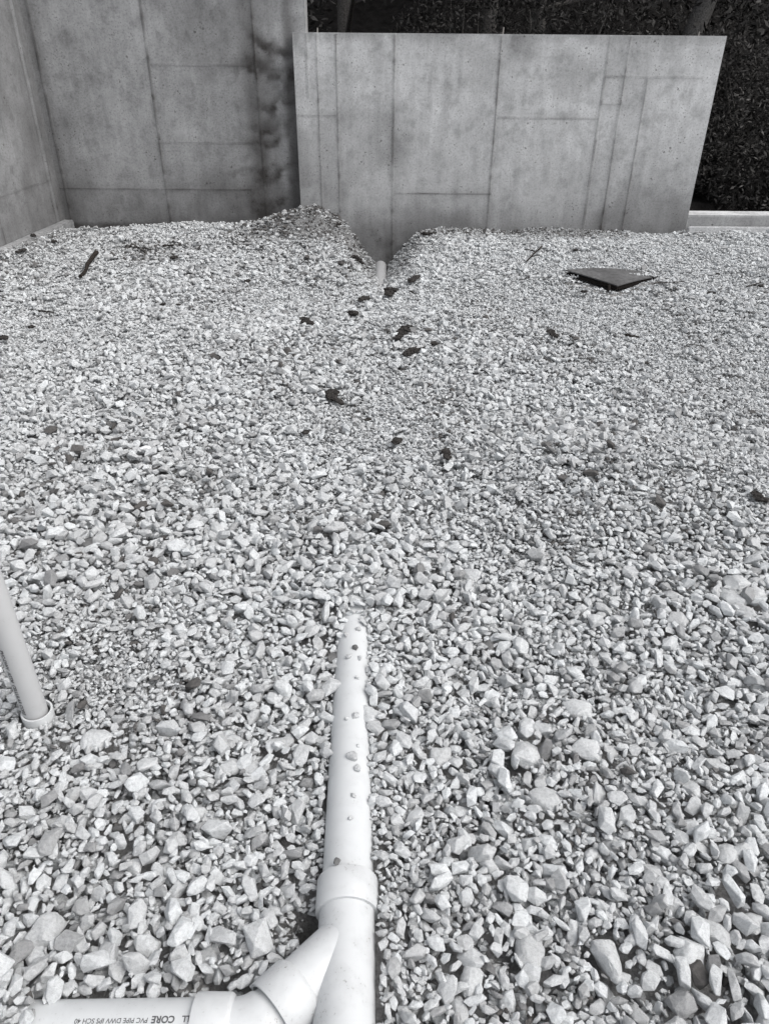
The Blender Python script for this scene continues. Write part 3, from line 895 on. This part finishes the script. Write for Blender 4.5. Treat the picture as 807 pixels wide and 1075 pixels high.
# ------------------------------------------------------------------ concrete walls
def wall(name, label, p0, p1, z0, z1, thick, mat, vseams, hseams, stain_shadef, cell=.012):
    """front face from p0 to p1 (plan), seen with p1 on the right; thick goes away from viewer.
    vseams: (u, za, zb, slope_du, strength); hseams: (z at ua, ua, ub, strength)"""
    p0 = np.array(p0, float); p1 = np.array(p1, float); Lg = np.linalg.norm(p1 - p0); du = (p1 - p0) / Lg
    nrm = np.array([du[1], -du[0]])      # toward the viewer
    nx = max(2, int(Lg / cell)); nz = max(2, int((z1 - z0) / cell))
    Ux, Zz = np.meshgrid(np.linspace(0, Lg, nx), np.linspace(z0, z1, nz))
    D = (fbm(Ux * 2, Zz * 2, 5, 3) - .5) * .006
    stn = np.zeros_like(Ux)
    wob = (fbm(Ux * 3, Zz * 3, 21, 3) - .5) * .012
    brk = fbm(Ux * 6, Zz * 6, 33, 4)
    for (u, za, zb, st) in vseams:
        d = np.abs(Ux - u + wob); inside = (Zz > za) & (Zz < zb)
        D += .004 * np.exp(-(d / .010) ** 2) * inside * (.4 + brk)
        stn += inside * (st * .62 * np.exp(-(d / .0075) ** 2) * np.clip(.5 + (brk - .4) * 3.0, .05, 1.4) + .20 * st * np.exp(-(d / .035) ** 2) * (.4 + brk))
        # dark tie marks down the seam
        for kk in np.arange(z0 + .15, z1, .31):
            if za < kk < zb: stn += .6 * rng.uniform(.1, 1.2) * st * np.exp(-((Ux - u) / .014) ** 2 - ((Zz - kk) / .022) ** 2)
    for (z, ua, ub, st) in hseams:
        d = np.abs(Zz - z + wob * .6); inside = (Ux > ua) & (Ux < ub)
        D += .0018 * np.exp(-(d / .010) ** 2) * inside
        stn += inside * (st * .6 * np.exp(-(d / .0075) ** 2) * np.clip(.55 + (brk - .4) * 2.6, .1, 1.3) + .12 * st * np.exp(-(d / .05) ** 2))
    if stain_shadef is not None: stn += stain_shadef(Ux, Zz, brk)
    D[0, :] = 0; D[-1, :] = 0; D[:, 0] = 0; D[:, -1] = 0
    X = p0[0] + du[0] * Ux + nrm[0] * D; Y = p0[1] + du[1] * Ux + nrm[1] * D
    V = np.stack([X, Y, Zz], -1).reshape(-1, 3); idx = np.arange(nx * nz).reshape(nz, nx)
    q = np.stack([idx[:-1, :-1], idx[:-1, 1:], idx[1:, 1:], idx[1:, :-1]], -1).reshape(-1, 4)
    ring = np.concatenate([idx[0, :], idx[1:, -1], idx[-1, -2::-1], idx[-2:0:-1, 0]])
    B = V[ring] - np.array([nrm[0], nrm[1], 0]) * thick
    bo = len(V); n = len(ring); r2 = bo + np.arange(n)
    sq = np.stack([np.roll(ring, -1), ring, r2, np.roll(r2, -1)], -1)
    V = np.concatenate([V, B]); loops = np.concatenate([q.ravel(), sq.ravel(), r2[::-1]])
    starts = np.concatenate([np.arange(len(q) + len(sq)) * 4, [(len(q) + len(sq)) * 4]])
    stn = 1 - np.exp(-np.clip(stn, 0, 3) ** 1.25 * 1.35); sa = np.concatenate([stn.ravel(), stn.ravel()[ring] * .3])
    me = mesh_arrays(name, V, loops, starts, {'stain_shade': sa})
    t = empty(name, (p0[0], p0[1], z0)); tag(t, label, 'wall')
    child('wall_face', me, t, mat)
    return t
def box_me(p0, p1, near, far, z0, z1, name, bev=.008):
    """prism along p0->p1, from offset near (toward viewer) to far (behind)"""
    p0 = np.array(p0, float); p1 = np.array(p1, float); du = (p1 - p0) / np.linalg.norm(p1 - p0); nrm = np.array([du[1], -du[0]])
    bm = bmesh.new(); vs = []
    for z in (z0, z1):
        for (p, o_) in ((p0, near), (p1, near), (p1, -far), (p0, -far)):
            q = p + nrm * o_; vs.append(bm.verts.new((q[0], q[1], z)))
    for f in ((0, 3, 2, 1), (4, 5, 6, 7), (0, 1, 5, 4), (1, 2, 6, 5), (2, 3, 7, 6), (3, 0, 4, 7)): bm.faces.new([vs[i] for i in f])
    if bev: bmesh.ops.bevel(bm, geom=list(bm.edges), offset=bev, segments=2, affect='EDGES')
    bmesh.ops.recalc_face_normals(bm, faces=bm.faces)
    me = bpy.data.meshes.new(name); bm.to_mesh(me); bm.free(); return me

YR, YL = 7.60, 7.72
xr0 = ony(308, 60, YR)[0]; xr1 = 2.90; topR = 1.592
def ur(px, py): return ony(px, py, YR)[0] - xr0
def zr(px, py): return ony(px, py, YR)[2]
def stain_tone_right(u, z, brk):
    s = .40 * np.clip((1.15 - z + (fbm(u * 1.1, z * .6, 313, 3) - .5) * .8) / 1.1, 0, 1) + .30 * sstep(.35, -.15, z) * (.6 + brk * .8)  # darker towards the foot of the wall
    s = s + .22 * sstep(1.50, 1.575, z + (brk - .5) * .05) * (fbm(u * 2.5, z, 77, 3) > .48)       # damp top edge
    s = s + .35 * np.exp(-((u - 1.92) / .09) ** 2) * sstep(1.25, 1.56, z) * brk
    s = s + .14 * sstep(.05, -.35, z)
    s = s + .30 * sstep(.56, .70, fbm(u * 1.6, z * 1.6, 55, 4)) * .7
    s = s + .35 * np.exp(-((u - (0.01 - xr0)) / .04) ** 2) * sstep(.15, -.25, z)
    s = s + .18 * sstep(.10, .0, u) 
    return s
wr = wall('concrete_wall', 'lighter poured concrete wall with a level top and panel seams, across the back right', (xr0, YR), (xr1, YR), -.62, topR, .20, M_conc,
     [(ur(322, 60), 1.1, topR, .35), (ur(334, 100), -.6, topR, .55), (ur(354, 100), -.6, topR, .6), (ur(413, 120), -.6, topR, .75),
      (ur(520, 120), -.6, topR, .8), (ur(629, 120), -.6, topR, .7), (ur(649, 120), -.6, topR, .7), (ur(673, 120), -.6, zr(673, 81), .6)],
     [(zr(330, 121.5), 0, ur(354, 120), .45), (zr(460, 203), ur(413, 200), ur(516, 200), .9), (zr(580, 124), ur(522, 124), ur(628, 124), .8),
      (zr(700, 81), ur(634, 81), 3.6, .7), (zr(640, 109), ur(630, 109), ur(652, 109), .3)], stain_tone_right)
for (px, hh) in ((333, .035), (528, .05), (734, .03)):
    x = ony(px, 35, YR)[0]
    child('form_tie', sweep([(x, YR + .02, topR - .02), (x + .002, YR + .02, topR + hh)], [.006, .005], 8, 'tie'), wr, M_steel)

xl0 = wall_left_x(YL); xl1 = ony(320, 10, YL)[0]; topL = 2.46
def ul(px, py): return ony(px, py, YL)[0] - xl0
def zl(px, py): return ony(px, py, YL)[2]
def stain_shade_left(u, z, brk):
    uc = ul(284, 100)
    s = .50 * sstep(.95, -.1, z) * (.5 + brk) + .10 * brk  # darker towards the foot, with mottling
    s = s + .22 * sstep(.5, .66, fbm(u * 1.3, z * 1.3, 155, 4))
    s = s + .50 * np.exp(-((u - ul(266, 100)) / .10) ** 2) * np.clip(.25 + brk, 0, 1) + .40 * sstep(ul(250, 100), ul(272, 100), u) * (.55 + .5 * brk) * sstep(1.75, 1.35, z + .3 * brk)
    s = s + .45 * np.exp(-((u - ul(306, 100)) / .05) ** 2) - .38 * np.exp(-((u - ul(296, 100)) / .035) ** 2) * sstep(.0, .5, z) * brk * 1.6  # first term paints the crevice's shade beside the lighter wall
    # drips and cold joints between the last seam and the wall end
    for (px, py, sl, th, st, cur) in ((285, 50, -.35, .05, 1.5, .4), (284, 76, -.25, .05, 1.4, .3), (268, 66, .1, .06, 1.3, 0), (290, 112, .2, .04, 1.0, .4), (284, 135, .15, .05, 1.0, .4), (296, 100, 1.5, .07, .8, 0), (282, 152, .22, .045, 1.1, .6), (288, 186, .28, .05, 1.0, .8), (292, 178, -.9, .03, .6, .5), (284, 218, .25, .06, .8, .5), (262, 152, .02, .03, .6, 0), (262, 178, .1, .03, .55, 0)):
        uu, zz = ul(px, py), zl(px, py)
        rag = fbm(u * 16, z * 16, 401, 3)
        d = z - zz - sl * (u - uu) - cur * (u - uu) ** 2 * 3 + (brk - .5) * .10 + (rag - .5) * .09
        s = s + st * np.exp(-(d / th) ** 2) * np.exp(-((u - uu) / .19) ** 4) * np.clip(brk * .8 + rag * 1.6 - .50, 0, 1.1) * .80
    s = s + .35 * np.exp(-((u - .03) / .10) ** 2)  # corner shade painted in where the side wall meets
    s = s + .9 * sstep(.02, -.05, z) + .5 * sstep(.45, .0, z) * np.exp(-((u - ul(272, 230)) / .22) ** 2) * brk * 1.6  # shadow gap along the foot painted dark, plus a stained patch
    return s
wl = wall('concrete_wall', 'tall dark stained concrete wall at the back left, with drip marks at its right end', (xl0, YL), (xl1, YL), -.62, topL, .22, M_conc_shaded,
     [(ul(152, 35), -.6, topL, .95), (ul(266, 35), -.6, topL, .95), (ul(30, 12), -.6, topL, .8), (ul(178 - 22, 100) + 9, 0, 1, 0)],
     [(zl(170, 198.5), 0, ul(264, 203), .85), (zl(210, 68), ul(158, 68), ul(262, 66), .4), (zl(220, 150), ul(165, 150), ul(268, 150), .45)], stain_shade_left)

# left side wall runs from the corner toward the viewer
pL = np.array([wall_left_x(YL), YL]); pN = np.array([wall_left_x(2.2), 2.2])
Ls = np.linalg.norm(pL - pN)
def stain_shade_side(u, z, brk):
    v = Ls - u
    s = .25 * np.exp(-(v / .10) ** 2) + .12 + .30 * sstep(.8, .0, z) * (.4 + brk)  # corner shade put into the colour; also darker towards the foot
    s = s + .25 * sstep(.5, .66, fbm(u * 1.3, z * 1.3, 255, 4)) + .12 * (v > .14) * (v < .6)
    s = s - .22 * np.exp(-((v - .13) / .035) ** 2)
    return s
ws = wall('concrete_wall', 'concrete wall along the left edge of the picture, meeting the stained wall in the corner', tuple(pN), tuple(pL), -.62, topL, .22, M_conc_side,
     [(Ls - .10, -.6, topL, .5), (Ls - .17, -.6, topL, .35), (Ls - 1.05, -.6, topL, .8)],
     [(.40, 0, Ls - .1, .6), (1.3, 0, Ls - 1.05, .4)], stain_shade_side)
child('footing', box_me(tuple(pN), tuple(pL - np.array([0, .03])), .10, -.003, -.60, .030, 'footing'), ws, M_conc_side)

# low wall on the right with its footing
lw = wall('concrete_wall', 'low pale concrete kerb wall running right from the end of the back wall', (xr1 + .003, YR + .01), (6.2, YR + .01), -.62, .138, .20, M_conc,
     [(1.6, -.6, .138, .4)], [], lambda u, z, b: .34 + .3 * b - .5 * sstep(.118, .134, z))
child('footing', box_me((xr1 + .01, YR), (6.2, YR), .045, -.014, -.60, .040, 'footing'), lw, M_conc)

# ------------------------------------------------------------------ trees and shrubs behind
def leaf_cloud(centres, radii, n, size, seed, flat=.75):
    r = np.random.default_rng(seed); centres = np.array(centres); radii = np.array(radii)
    w = radii ** 2; k = r.choice(len(centres), n, p=w / w.sum())
    d = r.normal(size=(n, 3)); d /= np.linalg.norm(d, axis=1)[:, None]
    rad = radii[k] * r.uniform(.45, 1.05, n) ** .6
    P = centres[k] + d * rad[:, None] * np.array([1, 1, flat])
    a = r.normal(size=(n, 3)); a /= np.linalg.norm(a, axis=1)[:, None]
    b = np.cross(a, r.normal(size=(n, 3))); b /= np.linalg.norm(b, axis=1)[:, None]
    s = size * r.uniform(.5, 1.3, n)[:, None]
    V = np.stack([P - a * s, P + b * s * .32, P + a * s, P - b * s * .32], 1).reshape(-1, 3)
    return mesh_arrays('foliage', V, np.arange(4 * n), np.arange(n) * 4, {'tone': np.repeat(r.random(n), 4)})
def ground_z(x, y):
    return float(-.75 + .8 * sstep(7.9, 8.6, y) + 9.0 * sstep(11.5, 32, y))
def tree(x, y, h, r, lean, lab, seed, n=5200, clear=.35, tr=.13):
    z0 = ground_z(x, y) - .2
    t = empty('tree', (x, y, z0)); tag(t, lab, 'tree', 'trees in the dark wood behind the walls')
    rr = random.Random(seed)
    pts = []; rad = []
    for i in range(9):
        s = i / 8; pts.append(Vector((x + lean * s * h * .5 + rr.uniform(-.05, .05), y + rr.uniform(-.05, .05), z0 + s * h * .85))); rad.append(tr * (1 - .75 * s))
    bm = bmesh.new(); m = sweep(pts, rad, 12, 't'); bm.from_mesh(m)
    cen = []; rd = []
    for i in range(16):
        s = rr.uniform(clear, 1); base = pts[0].lerp(pts[-1], s); a = rr.uniform(0, 2 * PI); L_ = r * rr.uniform(.35, .95) * (1.15 - .6 * s)
        e = base + Vector((math.cos(a) * L_, math.sin(a) * L_, rr.uniform(-.1, .5) * L_))
        m2 = sweep([base, base.lerp(e, .5) + Vector((0, 0, .1)), e], [tr * .35, tr * .2, tr * .07], 6, 'l'); bm.from_mesh(m2)
        cen.append(e); rd.append(r * rr.uniform(.28, .48))
    me = bpy.data.meshes.new('trunk'); bm.to_mesh(me); bm.free()
    for p in me.polygons: p.use_smooth = True
    child('trunk', me, t, M_trunk if abs(lean) < .2 else M_pale_bark)
    child('crown', leaf_cloud(cen, rd, int(n * 1.4), .055, seed), t, M_leaf)
def shrub(x, y, w, h, lab, seed, n=6500):
    z0 = ground_z(x, y) - .1; rr = random.Random(seed)
    t = empty('shrub', (x, y, z0)); tag(t, lab, 'shrub', 'dark shrubs at the edge of the wood')
    bm = bmesh.new(); cen = []; rd = []
    for i in range(12):
        e = Vector((x + rr.uniform(-.5, .5) * w, y + rr.uniform(-.35, .35) * w, z0 + h * rr.uniform(.15, .95)))
        m2 = sweep([Vector((x + rr.uniform(-.1, .1), y, z0)), Vector((x, y, z0)).lerp(e, .6) + Vector((rr.uniform(-.1, .1), 0, 0)), e], [.02, .013, .005], 6, 'l'); bm.from_mesh(m2)
        cen.append(e); rd.append(w * rr.uniform(.18, .32))
    me = bpy.data.meshes.new('stems'); bm.to_mesh(me); bm.free(); child('stems', me, t, M_trunk)
    child('foliage', leaf_cloud(cen, rd, int(n * 1.5), .030, seed), t, M_leaf)
TREES = [
 (-3.2, 11.5, 8.5, 2.4, .02, 'tree hidden behind the top of the stained wall'),
 (-.6, 12.4, 9, 2.5, .0, 'tree behind the left end of the lighter wall, only dark foliage showing'),
 (1.2, 11.2, 8.5, 2.3, .03, 'tree behind the middle of the lighter wall, dark and speckled'),
 (3.22, 10.6, 9.5, 2.4, .36, 'tree with a pale leaning trunk rising above the right end of the lighter wall'),
 (5.6, 10.6, 8.5, 2.3, -.03, 'tree filling the top right corner behind the low kerb wall'),
 (7.8, 12.2, 9, 2.6, .0, 'tree beyond the right edge of the picture'),
 (2.4, 14.2, 10, 2.8, .0, 'deeper tree seen between the middle and the leaning one'),
 (5.0, 14.5, 10, 2.8, .05, 'deeper tree behind the top right corner'),
]
for i, (x, y, h, r, le, lab) in enumerate(TREES): tree(x, y, h, r, le, lab, 500 + i, n=7000, clear=.18 if i not in (3,) else .3, tr=.12 if i != 3 else .14)
SHR = [(3.35, 9.3, 1.5, 1.3, 'leafy shrub just past the right end of the lighter wall'), (4.35, 9.6, 1.6, 1.6, 'leafy shrub behind the low kerb wall at the right edge'),
       (5.5, 9.4, 1.6, 1.5, 'leafy shrub right of the picture behind the low kerb wall'), (4.0, 8.75, 1.1, .7, 'low shrub directly behind the low kerb wall'), (5.0, 8.8, 1.2, .75, 'low shrub behind the kerb wall at the far right'), (2.0, 10.2, 1.6, 2.3, 'shrub showing over the right part of the lighter wall'),
       (.9, 10.5, 1.8, 2.6, 'shrub showing over the middle of the lighter wall'), (4.6, 11.4, 1.8, 2.4, 'taller shrub at the root of the leaning trunk')]
for i, (x, y, w, h, lab) in enumerate(SHR): shrub(x, y, w, h, lab, 800 + i)
# the closed mass of the wood further up the bank
r = np.random.default_rng(5); cs = []; rs = []
for i in range(170):
    x = r.uniform(-16, 18); y = r.uniform(15.5, 22); cs.append((x, y, ground_z(x, y) + r.uniform(0, 9))); rs.append(r.uniform(1.0, 2.0))
o = link('woodland', leaf_cloud(cs, rs, 42000, .17, 77), None, M_leaf)
tag(o, 'dark mass of woodland behind the nearer trees', 'woodland', kind='stuff')

# ------------------------------------------------------------------ light
EL, AZ = math.radians(55), math.radians(108)       # azimuth measured from +Y toward +X
w = bpy.data.worlds.new('World'); scene.world = w; w.use_nodes = True
nt = w.node_tree; bg = nt.nodes['Background']
sky = nt.nodes.new('ShaderNodeTexSky'); sky.sky_type = 'NISHITA'; sky.sun_disc = False
sky.sun_elevation = EL; sky.sun_rotation = AZ; sky.air_density = 1.0; sky.dust_density = 4.0; sky.ozone_density = 1.0
hs = nt.nodes.new('ShaderNodeHueSaturation'); hs.inputs['Saturation'].default_value = .22
nt.links.new(sky.outputs[0], hs.inputs['Color']); nt.links.new(hs.outputs[0], bg.inputs['Color'])
bg.inputs['Strength'].default_value = .14
sd_ = bpy.data.lights.new('sun', 'SUN'); sd_.energy = 1.0; sd_.angle = math.radians(60); sd_.color = (1, .97, .94)
so = bpy.data.objects.new('sun', sd_); COL.objects.link(so)
dirv = Vector((math.sin(AZ) * math.cos(EL), math.cos(AZ) * math.cos(EL), math.sin(EL)))
so.rotation_euler = dirv.to_track_quat('Z', 'Y').to_euler(); so.location = (3, -2, 12)

vs = scene.view_settings
vs.view_transform = 'Standard'; vs.look = 'None'; vs.gamma = 1; vs.use_curve_mapping = False
vs.exposure = 0.42
scene.render.engine = 'CYCLES'
scene.cycles.max_bounces = 6; scene.cycles.diffuse_bounces = 3
